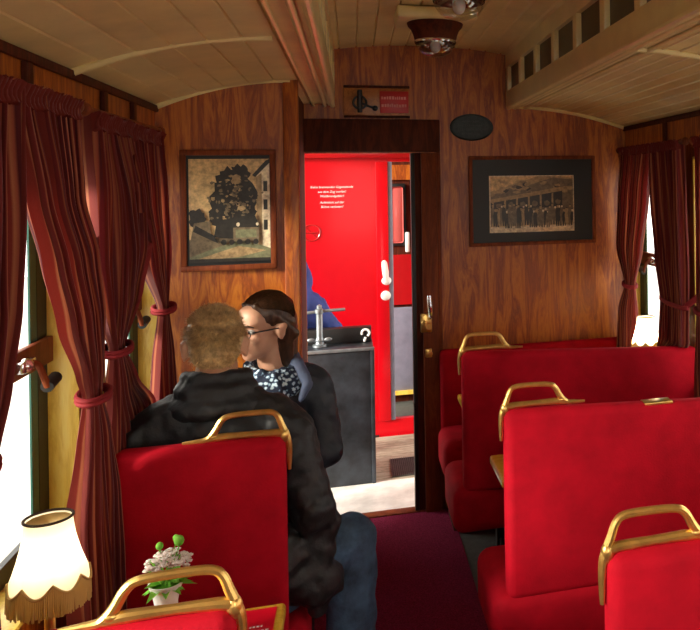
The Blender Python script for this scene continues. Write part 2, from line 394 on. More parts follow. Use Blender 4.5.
for i in range(1, 11):
    q = cv(i/11); b.tube([(q[0], YB, q[1]-.001), (q[0], YE, q[1]-.001)], .0045, seg=8)
struct(b.build('trim_13', M['bead_highlight'], label='beading between the ceiling boards, caught light put into its pale colour'))
rib(XL, LX0-.13, 2.43, 'trim_7'); rib(XR, LX1+.02, 2.40, 'trim_8')
rib(XL, LX0-.15, YP-.01, 'trim_9'); rib(XR, LX1+.02, YE-.01, 'trim_10')
def band(x, s, name, ys):
    b = B(); xs = sorted((x, x+s*.013))
    b.box(xs[0], xs[1], YB, (YP if s > 0 else YE), 2.020, ZW+.004, .003)
    for y in ys: b.box(xs[0], xs[1], y-.02, y+.02, 1.90, 2.02, .002)
    struct(b.build(name, M['wood_dark'], label='dark cornice strip and battens over the windows'))
band(XL, 1, 'trim_11', (1.2, 1.66, 2.12, 2.71, 3.04)); band(XR, -1, 'trim_12', (2.4, 3.0, 3.69))

# ------------------------------------------------------------------ seats
def handle_path(x, s, z, y):      # s=+1: aisle corner at low x
    P = lambda dx, dz: (x+s*dx, y, z+dz)
    b = B()
    b.tube([P(-.008, -.10), P(-.008, -.05), P(-.004, -.012), P(.012, .03), P(.022, .055), P(.04, .068), P(.09, .070), P(.148, .067), P(.170, .055), P(.188, .025), P(.208, .006), P(.235, .003), P(.27, .002)],
           [.005, .008, .010, .009, .0082, .0082, .0082, .0082, .009, .010, .009, .007, .004], seg=10, smooth=4)
    b.tube([P(.006, .004), P(.03, .008), P(.10, .010), P(.17, .010), P(.205, .006)], [.012, .011, .009, .011, .009], seg=10, smooth=4)
    b.ell(P(.004, -.002), (.014, .013, .022)); b.ell(P(.192, .014), (.016, .011, .010))
    return b
def seat(x0, x1, y, side, label, sag=0.0, group='red velvet seats of the carriage', zt=1.008, rail=None, skew=0):
    t = thing('carriage_seat', label, 'seat', ((x0+x1)/2, y, 0), group)
    b = B().box(x0, x1, y, y+.075, .405, zt, .030, 5)
    for v in b.bm.verts:
        v.co.z -= sag*(v.co.x-x0)/(x1-x0)*(v.co.z-.405)/(zt-.405)
        v.co.y -= skew*(v.co.x-x0)/(x1-x0)
    b.build('backrest', M['velvet'], t)
    ex = .045
    c0, c1 = (x0-ex, x1) if side == 'r' else (x0, x1+ex)
    if side == 'r': cu0, cu1 = x0-ex, x1
    B().box(c0, c1, y-.005, y+.40, .225, .43, .05, 5).build('cushion', M['velvet'], t)
    hx, s = (x0, 1) if side == 'r' else (x1, -1)
    hd = handle_path(hx, s, zt, y+.037).build('handle', M['brass'], t, label='gold coloured metal grab handle')
    if rail: B().box(rail[0], rail[1], y+.01, y+.06, zt-sag*.6-.004, zt-sag*.6+.006, .003).build('top_strip', M['brass'], t)
    w = x1-x0
    for lx in ([x0+w*.18, x0+w*.82] if w > .7 else [x0+w*.5]):
        lb = B(); lb.box(lx-.022, lx+.022, y+.17, y+.215, .02, .235, .006); lb.box(lx-.05, lx+.05, y+.06, y+.33, 0, .022, .006)
        lb.tube([(lx, y+.08, .015), (lx, y+.17, .12)], .012).tube([(lx, y+.31, .015), (lx, y+.21, .12)], .012)
        lb.build('leg', M['black_iron'], t)
    return t
seat(.437, 1.484, 3.435, 'r', 'double red velvet seat farther down the right row, lamp shade showing above its back', .028, skew=.12)
seat(.449, 1.455, 2.49, 'r', 'double red velvet seat in the middle of the right row, cushion jutting into the aisle', .04, rail=(.92, 1.02))
seat(.464, 1.455, 1.46, 'r', 'nearest red velvet seat on the right, cut off by the lower right corner', 0, zt=.999)
seat(-.635, -.194, 2.414, 'l', 'single red velvet seat the man in the black jacket sits on', -.0, zt=1.016)
seat(-.635, -.202, 1.462, 'l', 'single red velvet seat at the bottom left, mostly cut off, before the lamp', -.0, zt=1.003)
def end_seat(x0, x1, y, label, zt=.86):
    t = thing('end_bench', label, 'seat', ((x0+x1)/2, y, 0), 'fixed end benches')
    B().box(x0, x1, y-.07, y, .40, zt, .028, 4).build('backrest', M['velvet'], t)
    B().box(x0-.02, x1, y-.36, y-.05, .27, .47, .05, 5).build('cushion', M['velvet'], t)
    B().box(x0+.03, x1, y-.30, y-.08, 0, .28, .01).build('plinth', M['wood_dark'], t)
end_seat(.425, 1.47, 4.31, 'low red bench against the end wall under the framed group photo')
end_seat(-.66, -.20, 3.37, 'red single bench the woman with the scarf sits on by the partition', .80)

# ------------------------------------------------------------------ tables, lamps, vase, card
def table(x0, x1, y0, y1, label, side):
    t = thing('wall_table', label, 'table', ((x0+x1)/2, (y0+y1)/2, 0), 'small tables fixed under the windows')
    B().box(x0, x1, y0, y1, .625, .66, .010, 3).build('table_top', M['table_wood'], t)
    wx = XL if side == 'l' else XR; fx = x1-.25 if side == 'l' else x0+.35
    B().box(min(wx, wx+(.03 if side == 'l' else -.03)), max(wx, wx+(.03 if side == 'l' else -.03)), y0+.02, y1-.02, .55, .626, .004).build('wall_bracket', M['wood_red'], t)
    B().tube([(fx, (y0+y1)/2, .008), (fx, (y0+y1)/2, .63)], .02).box(fx-.09, fx+.09, (y0+y1)/2-.09, (y0+y1)/2+.09, 0, .016, .005).build('leg', M['black_iron'], t)
    return t
table(-.68, -.18, 1.86, 2.20, 'yellow wooden table at the left window carrying lamp, vase and red card', 'l')
table(.50, 1.45, 2.86, 3.14, 'yellow wooden table whose corner shows between the two right-hand double seats', 'r')
table(.496, 1.45, 3.60, 4.12, 'yellow wooden table edge showing before the low end bench', 'r')

def lamp(x, y, label):
    z = .66
    t = thing('table_lamp', label, 'lamp', (x, y, z), 'fringed table lamps')
    B().lathe([(.001, z), (.055, z), (.058, z+.008), (.045, z+.02), (.018, z+.035), (.012, z+.07), (.019, z+.10), (.020, z+.13), (.010, z+.16), (.010, z+.21), (.016, z+.22), (.016, z+.25), (.001, z+.25)], (x, y, 0), 24).build('base', M['brass'], t)
    # scalloped bell shade
    n, rows = 96, 14; b = B(); rings = []
    for j in range(rows+1):
        v = j/rows; ring = []
        for i in range(n):
            a = 2*PI*i/n; sc = abs(math.cos(a*4))
            zb = z+.272+.020*(1-sc)
            zz = (z+.405)*(1-v)+zb*v; r = .042+.026*(v**1.7)+.003*v*sc
            ring.append(b.bm.verts.new((x+math.cos(a)*r, y+math.sin(a)*r, zz)))
        rings.append(ring)
    for p, q in zip(rings, rings[1:]):
        for i in range(n): b.bm.faces.new((p[i], p[(i+1) % n], q[(i+1) % n], q[i]))
    sh = b.build('lamp_shade', M['shade'], t, sharp=3)
    B().tube([(x+math.cos(2*PI*i/48)*.0425, y+math.sin(2*PI*i/48)*.0425, z+.405) for i in range(48)], .0028, seg=6, closed=True).build('top_braid', M['trimdark'], sh)
    b = B()
    b.tube([(x+math.cos(2*PI*i/96)*(.069+.003*abs(math.cos(2*PI*i/96*4))), y+math.sin(2*PI*i/96)*(.069+.003*abs(math.cos(2*PI*i/96*4))), z+.272+.020*(1-abs(math.cos(2*PI*i/96*4)))) for i in range(96)], .0030, seg=6, closed=True)
    for i in range(150):
        a = 2*PI*i/150; sc = abs(math.cos(a*4)); r = .069+.002*sc; zt = z+.272+.020*(1-sc); rr = r+R.uniform(-.002, .003)
        b.tube([(x+math.cos(a)*r, y+math.sin(a)*r, zt), (x+math.cos(a+R.uniform(-.01, .01))*rr, y+math.sin(a)*rr, z+.232+R.uniform(-.004, .004))], .0017, seg=4)
    b.build('fringe', M['fringe'], sh, label='golden thread fringe', kind='stuff')
    ld = bpy.data.lights.new('lamp_bulb', 'POINT'); ld.energy = .8 if x < 0 else 14.0; ld.color = (1, .86, .62); ld.shadow_soft_size = .02
    lo = bpy.data.objects.new('lamp_bulb', ld); C.objects.link(lo); lo.location = (x, y, z+.33)
    B().lathe([(.040, z+.400), (.002, z+.395), (.002, z+.24), (.001, z+.24)], (x, y, 0), 12, cap=False).build('shade_holder', M['brass'], t)
lamp(-.598, 1.86, 'cream scalloped table lamp with golden fringe, bright against the left window')
lamp(1.372, 3.70, 'small white table lamp shade showing above the far double seat by the right window')

t = thing('flower_vase', 'small white vase with pale pink flowers on the left table', 'vase', (-.42, 2.02, .66))
B().lathe([(.001, .66), (.030, .66), (.033, .67), (.030, .72), (.025, .76), (.024, .785), (.029, .812), (.037, .832), (.034, .832), (.026, .81), (.02, .79), (.001, .79)], (-.42, 2.02, 0), 28).build('vase_body', M['white'], t)
fb = B()
for i in range(46):
    a = R.uniform(0, 2*PI); l = R.uniform(.035, .07); up = R.uniform(-.1, .9); c0 = V((-.42, 2.02, .83)); d = V((math.cos(a), math.sin(a), up)).normalized(); side = d.cross(V((0, 0, 1))).normalized()
    p = [c0+d*l*k+side*w*.011+V((0, 0, -.02*k*k)) for k, w in ((.15, -.3), (.55, -1), (1, 0), (.55, 1), (.15, .3))]; m_ = c0+d*l*.55+V((0, 0, -.012))
    fb.poly([p[0], p[1], m_, p[4]]); fb.poly([p[1], p[2], m_]); fb.poly([p[2], p[3], m_]); fb.poly([p[3], p[4], m_])
for i in range(14):
    a = R.uniform(0, 2*PI); fb.tube([(-.42, 2.02, .80), (-.42+.03*math.cos(a), 2.02+.03*math.sin(a), .89)], .0015, seg=5)
fb.build('foliage', M['leaf'], t, recalc=False)
fb = B()
for i in range(90):
    a = R.uniform(0, 2*PI); r = .047*math.sqrt(R.random()); c0 = (-.415+r*math.cos(a), 2.02+r*math.sin(a), .895-r*.5+R.uniform(-.012, .014))
    for q in range(5): fb.ell((c0[0]+.004*math.cos(q*1.257+i), c0[1]+.004*math.sin(q*1.257+i), c0[2]), (.004, .004, .0025), seg=6)
fb.build('blossoms', M['petal'], t, label='clusters of tiny pale pink blossoms', kind='stuff')
for c0, r in (((-.392, 2.02, .922), .011), ((-.432, 2.02, .915), .008), ((-.40, 2.03, .925), .007)):
    fb = B().ell(c0, (r, r, r*1.1), seg=12); fb.tube([(c0[0], c0[1], c0[2]-r), (-.42, 2.02, .82)], .0016, seg=5); fb.build('bud', M['leaf'], t, label='round green bud')
t = thing('menu_card', 'red printed card lying on the left table behind the nearest seat', 'card', (-.25, 2.06, .66))
B().box(-.315, -.200, 1.90, 2.175, .6602, .6625).build('card_sheet', M['menu_red'], t)
b = B()
for yy, a, c in ((2.085, -.255, -.225), (2.065, -.26, -.212), (2.045, -.27, -.215), (2.025, -.27, -.215), (2.0, -.26, -.22)):
    x = a
    while x < c: w = R.uniform(.004, .01); b.box(x, x+w, yy, yy+.007, .6624, .6630); x += w+.003
b.build('printed_lines', M['white'], t)

# ------------------------------------------------------------------ curtains
def curtain(name, label, X, s, keys, pleats, seed, tie=None, hook=None):
    rr = random.Random(seed); ph = rr.uniform(0, 6)
    t = thing('curtain', label, 'curtain', (X, (keys[0][1]+keys[0][2])/2, keys[-1][0]), 'striped red curtains')
    nz, nu = 74, pleats*12; b = B(); uvl = b.bm.loops.layers.uv.new('UVMap'); grid = []
    zs = [k[0] for k in keys]
    def itp(z):
        for i in range(len(keys)-1):
            if keys[i][0] >= z >= keys[i+1][0]:
                f = (keys[i][0]-z)/(keys[i][0]-keys[i+1][0]); f = f*f*(3-2*f)*.45+f*.55
                return [p*(1-f)+q*f for p, q in zip(keys[i], keys[i+1])]
        return keys[-1]
    for j in range(nz+1):
        v = j/nz; z = zs[0]+(zs[-1]-zs[0])*v; _, y0, y1, xo, amp = itp(z); row = []
        for i in range(nu+1):
            u = i/nu
            w = u+.018*math.sin(9*u+ph)+.012*noise.noise(V((u*6, z*2.2, seed)))
            a = 2*PI*pleats*w+ph+.7*noise.noise(V((u*2.5, z*1.3, seed+5)))
            hem = .012*math.cos(a) if j == nz else 0
            y = y0+(y1-y0)*u+.004*math.cos(a)+.25*(y1-y0)/pleats*math.sin(a*2)*.4
            xx = X+s*(xo+amp*math.sin(a)+amp*.7*noise.noise(V((u*5, z*1.7, seed+9))))
            row.append(b.bm.verts.new((xx, y, z+hem*.3+.006*noise.noise(V((u*9, 0, seed))))))
        grid.append(row)
    for j in range(nz):
        for i in range(nu):
            f = b.bm.faces.new((grid[j][i], grid[j][i+1], grid[j+1][i+1], grid[j+1][i]))
            for l, (ii, jj) in zip(f.loops, ((i, j), (i+1, j), (i+1, j+1), (i, j+1))): l[uvl].uv = (ii/nu, jj/nz)
    b.build('cloth', M['curtain'], t, sharp=3)
    # gathered heading above the rod
    hb = B(); uvl = hb.bm.loops.layers.uv.new('UVMap'); z, y0, y1, xo, amp = keys[0]; n = pleats*16; rows = []
    for j in range(5):
        rows.append([hb.bm.verts.new((X+s*(xo+(.008+.005*abs(j-1.5))*math.sin(i*2*PI/8+ph)+.012), y0+(y1-y0)*i/n, z-.034+j*.011+.004*math.sin(i*1.7))) for i in range(n+1)])
    for j in range(4):
        for i in range(n):
            f = hb.bm.faces.new((rows[j][i], rows[j][i+1], rows[j+1][i+1], rows[j+1][i]))
            for l, ii in zip(f.loops, (i, i+1, i+1, i)): l[uvl].uv = (.004+.006*(ii%3), .5)  # dark unstriped tone only: the heading's shadow is put into its colour
    hb.build('heading', M['curtain'], t, sharp=3, label='ruffled heading')
    if tie:
        z, y0, y1, xo = tie; tb = B(); cy = (y0+y1)/2; ry = (y1-y0)/2+.006; rx = .034
        for dz in (-.005, .005):
            tb.tube([(X+s*xo+math.cos(2*PI*i/28)*rx, cy+math.sin(2*PI*i/28)*ry, z+dz+.008*math.sin(2*PI*i/28)) for i in range(28)], .0065, seg=8, closed=True)
        if hook: tb.tube([(X+s*xo, hook[0]*.0+(y0 if hook[0] < cy else y1), z), ((X*1+hook[2])/2, (hook[0]+(y0 if hook[0] < cy else y1))/2, (z+hook[1])/2-.012), (hook[2], hook[0], hook[1])], [.013, .014, .010], seg=8, smooth=4, flat=.45)
        tb.build('tieback', M['tieback'], t, label='dark red tieback')
    return t
XC = -.635
curtain('c', 'dark red striped curtain cut off by the left edge, nearest on the left wall', XC, 1, [(1.925, 1.50, 1.838, 0, .022), (1.70, 1.50, 1.825, 0, .024), (1.50, 1.49, 1.80, 0, .024), (1.36, 1.48, 1.755, 0, .022), (1.24, 1.47, 1.70, 0, .018), (1.0, 1.45, 1.66, 0, .022), (.60, 1.40, 1.66, 0, .026)], 8, 1, (1.235, 1.48, 1.69, 0))
curtain('c', 'red striped curtain swept to a tieback left of the man, reaching lowest', XC, 1, [(1.925, 1.838, 2.165, 0, .022), (1.705, 1.93, 2.195, 0, .024), (1.56, 1.995, 2.30, .004, .024), (1.41, 2.07, 2.335, .008, .022), (1.27, 2.185, 2.325, .008, .016), (1.215, 2.215, 2.305, .010, .011), (1.10, 2.18, 2.36, .012, .018), (.93, 2.11, 2.40, .016, .026), (.78, 2.10, 2.41, .018, .028), (.60, 2.09, 2.41, .02, .028)], 8, 2, (1.215, 2.215, 2.305, .010))
curtain('c', 'dark red striped curtain bulging beside the second left window, tied behind its brighter neighbour', XC, 1, [(1.91, 2.27, 2.63, 0, .022), (1.70, 2.275, 2.80, 0, .026), (1.55, 2.285, 2.82, 0, .026), (1.42, 2.34, 2.70, .004, .022), (1.285, 2.45, 2.54, .004, .011), (1.17, 2.43, 2.66, .0, .018), (1.05, 2.40, 2.86, -.004, .022), (.90, 2.40, 2.92, -.006, .022), (.65, 2.40, 2.92, -.006, .022)], 9, 3, (1.285, 2.45, 2.54, .004))
curtain('c', 'sunlit red striped curtain hanging at the corner beside the framed locomotive photo', XC, 1, [(1.905, 2.635, 3.01, 0, .022), (1.69, 2.68, 3.07, 0, .024), (1.49, 2.84, 3.115, 0, .022), (1.315, 3.02, 3.11, .004, .011), (1.15, 2.99, 3.17, .0, .020), (.95, 2.95, 3.19, 0, .024), (.65, 2.94, 3.19, 0, .024)], 8, 4, (1.315, 3.02, 3.11, .004))
XC = 1.415
curtain('c', 'narrow red striped curtain in the far right corner beside the end wall', XC, -1, [(1.905, 3.72, 4.15, 0, .020), (1.64, 3.80, 4.20, 0, .022), (1.37, 3.90, 4.24, 0, .020), (1.18, 4.0, 4.11, 0, .013), (1.03, 3.99, 4.22, 0, .022), (.80, 3.98, 4.25, 0, .024), (.62, 3.98, 4.25, 0, .024)], 8, 5, (1.18, 4.0, 4.11, 0))
curtain('c', 'dark red curtain drawn straight down on the near side of the right window', XC, -1, [(1.905, 3.33, 3.71, 0, .020), (1.64, 3.31, 3.69, 0, .022), (1.36, 3.30, 3.63, 0, .022), (1.17, 3.30, 3.575, 0, .018), (.99, 3.30, 3.585, 0, .022), (.93, 3.47, 3.62, 0, .016), (.62, 3.50, 3.64, 0, .016)], 8, 6, (1.17, 3.30, 3.58, 0), (3.24, 1.27, XR))
curtain('c', 'sliver of red curtain at the right edge by the next window', XC, -1, [(1.905, 2.80, 3.15, 0, .020), (1.5, 2.86, 3.17, 0, .022), (1.17, 3.0, 3.17, 0, .018), (.9, 2.94, 3.19, 0, .022), (.62, 2.94, 3.19, 0, .022)], 8, 8, (1.17, 2.99, 3.175, 0))
for (x, wx, y0, y1, lb) in ((-.635, XL, 1.48, 2.19, 'thin dark curtain rod over the nearest left window'), (-.635, XL, 2.25, 3.06, 'thin dark curtain rod over the second left window'), (1.415, XR, 3.28, 4.20, 'reddish wooden curtain rod over the right window'), (1.415, XR, 2.42, 3.20, 'curtain rod end at the right edge of the picture')):
    t = thing('curtain_rod', lb, 'curtain rod', (x, (y0+y1)/2, 1.92), 'curtain rods')
    z = 1.925 if x < 0 else 1.905
    B().tube([(x, y0, z), (x, y1, z)], .011).ell((x, y0, z), .018).ell((x, y1, z), .018).build('rod', M['wood_red'], t)
    for yy in (y0+.03, y1-.03): B().tube([(x, yy, z), (wx, yy, z)], .007).build('bracket', M['black_iron'], t)

# ------------------------------------------------------------------ pictures, plaque, brake box
def frame(t, x0, x1, z0, z1, y, w, mat, d=.022):
    b = B(); b.box(x0, x1, y-d, y, z1-w, z1, .004); b.box(x0, x1, y-d, y, z0, z0+w, .004); b.box(x0, x0+w, y-d+.001, y, z0+w-.004, z1-w+.004, .003); b.box(x1-w, x1, y-d+.001, y, z0+w-.004, z1-w+.004, .003)
    return b.build('picture_frame', mat, t)
class Print:
    """flat photographic print put together from toned shapes"""
    def __init__(s, x0, x1, z0, z1, y): s.a = (x0, x1, z0, z1); s.y = y; s.b = B(); s.k = 0; s.layer(0, [(0, 0), (1, 0), (1, 1), (0, 1)])
    def layer(s, mi, pts):
        x0, x1, z0, z1 = s.a; s.k += 1; s.b.mi = mi
        s.b.poly([(x0+(x1-x0)*min(1, max(0, u)), s.y-.00004*s.k, z0+(z1-z0)*min(1, max(0, v))) for u, v in pts])
    def blob(s, mi, cx, cy, rx, ry, n=22, rough=.25):
        s.layer(mi, [(cx+math.cos(2*PI*i/n)*rx*(1+R.uniform(-rough, rough)), cy+math.sin(2*PI*i/n)*ry*(1+R.uniform(-rough, rough))) for i in range(n)])
    def rect(s, mi, a, b, c, d): s.layer(mi, [(a, c), (b, c), (b, d), (a, d)])
    def done(s, t, name='print'): return s.b.build(name, [M['sepia%d' % i] for i in range(6)], t, smooth=False, recalc=False)
t = thing('framed_picture', 'upright sepia photo of a smoking engine beside a house, in a wooden frame', 'picture', (-.46, YP, 1.64))
x0, x1, z0, z1 = -.633, -.290, 1.408, 1.876
frame(t, x0, x1, z0, z1, YP, .022, M['wood_red'])
B().box(x0+.01, x1-.01, YP-.010, YP-.004, z0+.01, z1-.01).build('backing', M['mount'], t)
p = Print(x0+.030, x1-.024, z0+.034, z1-.036, YP-.011)
p.layer(2, [(0, 0), (1, 0), (1, .26), (.5, .24), (0, .22)]); p.layer(5, [(.0, 0), (1, 0), (1, .17), (.6, .20), (.25, .12), (0, .05)]); p.layer(1, [(.05, .02), (.6, .04), (.95, .10), (.6, .15), (.3, .08)])
p.layer(4, [(.86, .16), (1, .12), (1, 1), (.95, .97), (.84, .84)]); p.layer(1, [(.84, .16), (.90, .15), (.90, .86), (.83, .82)])
for zz in (.30, .50, .68): p.rect(3, .92, .97, zz, zz+.10)
p.layer(3, [(.78, .84), (.95, .98), (1, 1), (1, .96), (.82, .82)])
for cx, cy, rx, ry in ((.55, .62, .26, .24), (.50, .80, .16, .11), (.62, .86, .13, .08), (.42, .52, .18, .14), (.66, .60, .19, .22), (.36, .44, .12, .08), (.58, .40, .27, .14)): p.blob(3, cx, cy, rx, ry)
for i in range(150): p.blob(R.choice((2, 2, 2, 1, 3, 3)), R.gauss(.57, .13), R.gauss(.62, .14), R.uniform(.008, .03), R.uniform(.006, .018), 8, .45)
p.blob(1, .58, .80, .06, .05); p.blob(1, .64, .52, .05, .025)
p.layer(3, [(.30, .24), (.84, .20), (.86, .36), (.8, .46), (.34, .40)]); p.blob(3, .10, .42, .10, .10); p.layer(2, [(.02, .22), (.26, .22), (.26, .40), (.06, .38)]); p.layer(3, [(.05, .30), (.30, .20), (.36, .18), (.30, .26), (.08, .36)])
p.rect(2, .54, .86, .20, .33); p.rect(5, .57, .83, .23, .31); p.blob(4, .60, .36, .022, .02, 12, .05); p.blob(4, .84, .36, .018, .016, 12, .05)
for i in range(5): p.blob(3, .42+.10*i, .19, .035, .028, 12, .1)
p.layer(3, [(0, .0), (1, .0), (1, .03), (0, .035)])
p.done(t)
t = thing('framed_picture', 'wide photo of a crowd before a train in a broad black mount', 'picture', (.95, YE, 1.64))
x0, x1, z0, z1 = .596, 1.304, 1.393, 1.882
frame(t, x0, x1, z0, z1, YE, .020, M['wood_red'])
B().box(x0+.01, x1-.01, YE-.012, YE-.004, z0+.01, z1-.01).build('mount', M['mount'], t, label='wide black mount')
p = Print(.705, 1.178, 1.465, 1.774, YE-.013)
p.layer(1, [(0, .70), (.3, .86), (.6, 1), (1, .95), (1, .3), (0, .3)]); p.layer(2, [(0, .62), (.4, .80), (.75, .96), (1, .92), (1, .4), (0, .4)])
for i in range(40): p.blob(R.choice((1, 2, 3)), R.uniform(.05, .95), R.uniform(.66, .90), .04, .03, 8, .4)
p.layer(4, [(0, 0), (1, 0), (1, .12), (0, .10)]); p.layer(1, [(0, .58), (.88, .80), (.98, .80), (.98, .74), (.86, .72), (0, .52)]); p.layer(3, [(0, .52), (.86, .72), (.86, .44), (0, .40)])
for i in range(6):
    u = .03+.14*i; p.layer(1, [(u, .40), (u+.022, .40), (u+.022, .56+.025*i), (u, .55+.025*i)]); p.blob(2, u+.08, .47+.01*i, .035, .05, 10)
for i in range(34):
    u = .03+.94*i/33+R.uniform(-.01, .01); h = R.uniform(.36, .50); c_ = R.choice((3, 3, 2, 2, 1)); f0 = R.uniform(.07, .13)
    p.layer(c_, [(u-.018, f0), (u-.004, f0), (u, f0+.1), (u+.005, f0), (u+.02, f0), (u+.026, h-.12), (u+.016, h-.05), (u-.016, h-.05), (u-.026, h-.12)]); p.blob(R.choice((4, 1)), u, h-.018, .011, .022, 8, .1); p.blob(3, u, h+.008, .012, .010, 6, .1)
p.rect(4, .0, 1, .0, .02); p.rect(4, 0, .012, 0, 1); p.rect(4, .988, 1, 0, 1); p.rect(4, 0, 1, .985, 1)
p.done(t)
t = thing('oval_plaque', 'dark oval metal plaque on the end wall above the group photo', 'plaque', (.617, YE, 2.037))
mt = Matrix.Rotation(PI/2, 4, 'X') @ Matrix.Diagonal((1.0, .62, 1, 1))
B().lathe([(.001, 0), (.117, 0), (.117, .006), (.112, .010), (.104, .009), (.101, .006), (.001, .006)], (.617, YE, 2.037), 48, mt).build('plaque_plate', M['plaque'], t)
b = B()
for k in range(4):
    zz = 2.066-.022*k; x = .617-(.05 if k in (0, 3) else .072)
    while x < .617+(.05 if k in (0, 3) else .072): w = R.uniform(.004, .009); b.box(x, x+w, YE-.0085, YE-.005, zz, zz+.009); x += w+.004
b.build('raised_letters', M['plaque'], t)
t = thing('brake_box', 'small wooden emergency brake panel with red label above the doorway', 'brake panel', (.13, YE, 2.16))
B().box(-.04, .292, YE-.016, YE, 2.088, 2.246, .004).build('back_board', M['frieze'], t)
b = B(); b.box(-.04, .292, YE-.024, YE-.014, 2.236, 2.250, .003); b.box(-.04, .292, YE-.024, YE-.014, 2.082, 2.094, .003); b.build('board_rail', M['wood_dark'], t)
b = B(); b.tube([(.04, YE-.02, 2.11), (.04, YE-.03, 2.16), (.04, YE-.03, 2.225)], [.012, .014, .012]); b.tube([(.0+.032*math.cos(i*PI/10)+.04, YE-.03, 2.16+.032*math.sin(i*PI/10)) for i in range(20)], .006, closed=True); b.build('brake_valve', M['black_iron'], t)
b = B(); b.tube([(.04, YE-.03, 2.16), (.085, YE-.035, 2.14), (.115, YE-.04, 2.13)], .006); b.ell((.115, YE-.04, 2.13), .015); b.build('brake_lever', M['black_iron'], t)
lb = B().box(.140, .286, YE-.020, YE-.015, 2.108, 2.222, .002).build('red_label', M['sign_red'], t, label='red enamel label')
b = B()
for zz in (2.185, 2.145):
    x = .148
    while x < .275: w = R.uniform(.006, .012); b.box(x, x+w, YE-.0213, YE-.0195, zz-.006, zz+R.uniform(.006, .012)); x += w+.004
b.build('lettering', M['sign_text'], lb)

# ceiling lamps
for i, (y, lb) in enumerate(((3.45, 'ceiling lamp with glass dome farther from the camera, above the doorway'), (2.66, 'ceiling lamp with glass dome cut off by the top edge'))):
    x, zc = .345, 2.462
    t = thing('ceiling_lamp', lb, 'lamp', (x, y, zc), 'glass domed ceiling lamps')
    B().box(x-.165, x+.165, y-.13, y+.13, zc-.05, zc-.001, .012, 3).build('mounting_block', M['cream_lip'], t)
    B().lathe([(.001, zc-.049), (.118, zc-.049), (.114, zc-.062), (.100, zc-.078), (.092, zc-.098), (.085, zc-.125), (.080, zc-.135), (.070, zc-.135), (.001, zc-.120)], (x, y, 0), 36).build('collar', M['wood_dark'], t)
    B().lathe([(.083, zc-.118), (.084, zc-.128), (.079, zc-.150), (.060, zc-.175), (.033, zc-.188), (.001, zc-.191)], (x, y, 0), 36, cap=False).build('glass_dome', M['globe'], t)
    B().lathe([(.086, zc-.122), (.088, zc-.127), (.085, zc-.133)], (x, y, 0), 36, cap=False).build('chrome_ring', M['chrome'], t)
    B().ell((x, y, zc-.145), (.022, .022, .028)).tube([(x, y, zc-.12), (x, y, zc-.14)], .013).build('bulb', M['white'], t)

# ------------------------------------------------------------------ platform and the red car beyond
struct(B().box(-.9, 1.2, YE+.06, 4.86, -.06, -.004).build('floor_platform', M['platform_sunlit']))
b = B().box(-.9, 1.2, 4.86, 5.72, -.06, -.004)
struct(b.build('floor_gangway', M['platform']))
b = B()
for i in range(13): b.box(.20+i*.0115, .204+i*.0115, 4.90, 5.22, -.006, .006)
for i in range(14): b.box(.198, .346, 4.90+i*.0235, 4.904+i*.0235, -.006, .005)
tag(b.build('floor_grating', M['grating']), 'dark metal grating let into the gangway floor before the red car', 'grating')
YR = 5.76
b = B()
b.box(-1.0, .152, YR, YR+.05, .0, 2.3); b.box(.152, .46, YR, YR+.05, 1.90, 2.3); b.box(.46, 1.3, YR, YR+.05, 0, 2.3); b.box(.152, .46, YR, YR+.05, -.05, .10)
rw = struct(b.build('wall_red_car', M['red_paint'], label='glossy red end wall of the next car'))
B().box(-1.0, 1.3, YR-.03, YR, 1.925, 2.02, .006).build('upper_band', M['red_paint_dark'], rw)
for s_, z_ in (('Keine brennenden Gegenstände', 1.722), ('aus dem Zug werfen!', 1.690), ('Waldbrandgefahr!', 1.660), ('Aufenthalt auf der', 1.617), ('Bühne verboten!', 1.587)):
    w_ = text(s_, .0215, (-.14, YR-.002, z_), (PI/2, 0, 0), 'lettering', M['white'], rw, shear=.25)
    wd = max(v.co.x for v in w_.data.vertices)-min(v.co.x for v in w_.data.vertices)
b = B(); b.tube([(-.275+.055*math.cos(i*PI/16), YR-.001, 1.42+.055*math.sin(i*PI/16)) for i in range(32)], .005, closed=True); b.tube([(-.31, YR-.001, 1.455), (-.24, YR-.001, 1.385)], .004); b.tube([(-.315, YR-.001, 1.42), (-.235, YR-.001, 1.42)], .006)
b.build('round_emblem', M['red_paint_dark'], rw, label='faint round emblem')
dr = struct(B().box(.150, .232, YR-.028, YR+.02, .10, 1.90, .006).build('door_2', M['red_paint'], label='red sliding door of the next car'))
B().box(.232, .262, YR-.015, YR+.03, .10, 1.90, .004).build('door_seal', M['bluegrey'], dr)
h = B().tube([(.200, YR-.035, 1.20), (.200, YR-.08, 1.19), (.205, YR-.085, 1.14), (.210, YR-.08, 1.085)], [.017, .02, .022, .018], smooth=4)
h.ell((.213, YR-.05, 1.075), (.033, .03, .030)).build('door_handle', M['white'], dr, label='white lever handle')
B().ell((.207, YR-.045, .972), (.034, .024, .034)).build('door_knob', M['white'], dr, label='white round knob')
b = B().box(.0, .62, 6.6, 6.64, 1.73, 2.2); b.box(.0, .285, 6.6, 6.64, 0, 1.73); b.box(.40, .62, 6.6, 6.64, 0, 1.73); b.box(.285, .40, 6.6, 6.64, 0, 1.26)
iw = struct(b.build('wall_next_car_inside', M['wood_dark']))
B().box(.02, .6, 6.585, 6.6, 1.78, 1.90).build('wood_band', M['wood'], iw)
B().box(.270, .405, 6.58, 6.6, 1.25, 1.75, .012).build('window_surround', M['rubber'], iw)
B().box(.285, .382, 6.572, 6.582, 1.275, 1.725, .018).build('window_pane', M['pink_glass'], iw)
B().box(.02, .6, 6.58, 6.6, .78, 1.18).build('red_panel', M['red_paint_dark'], iw)
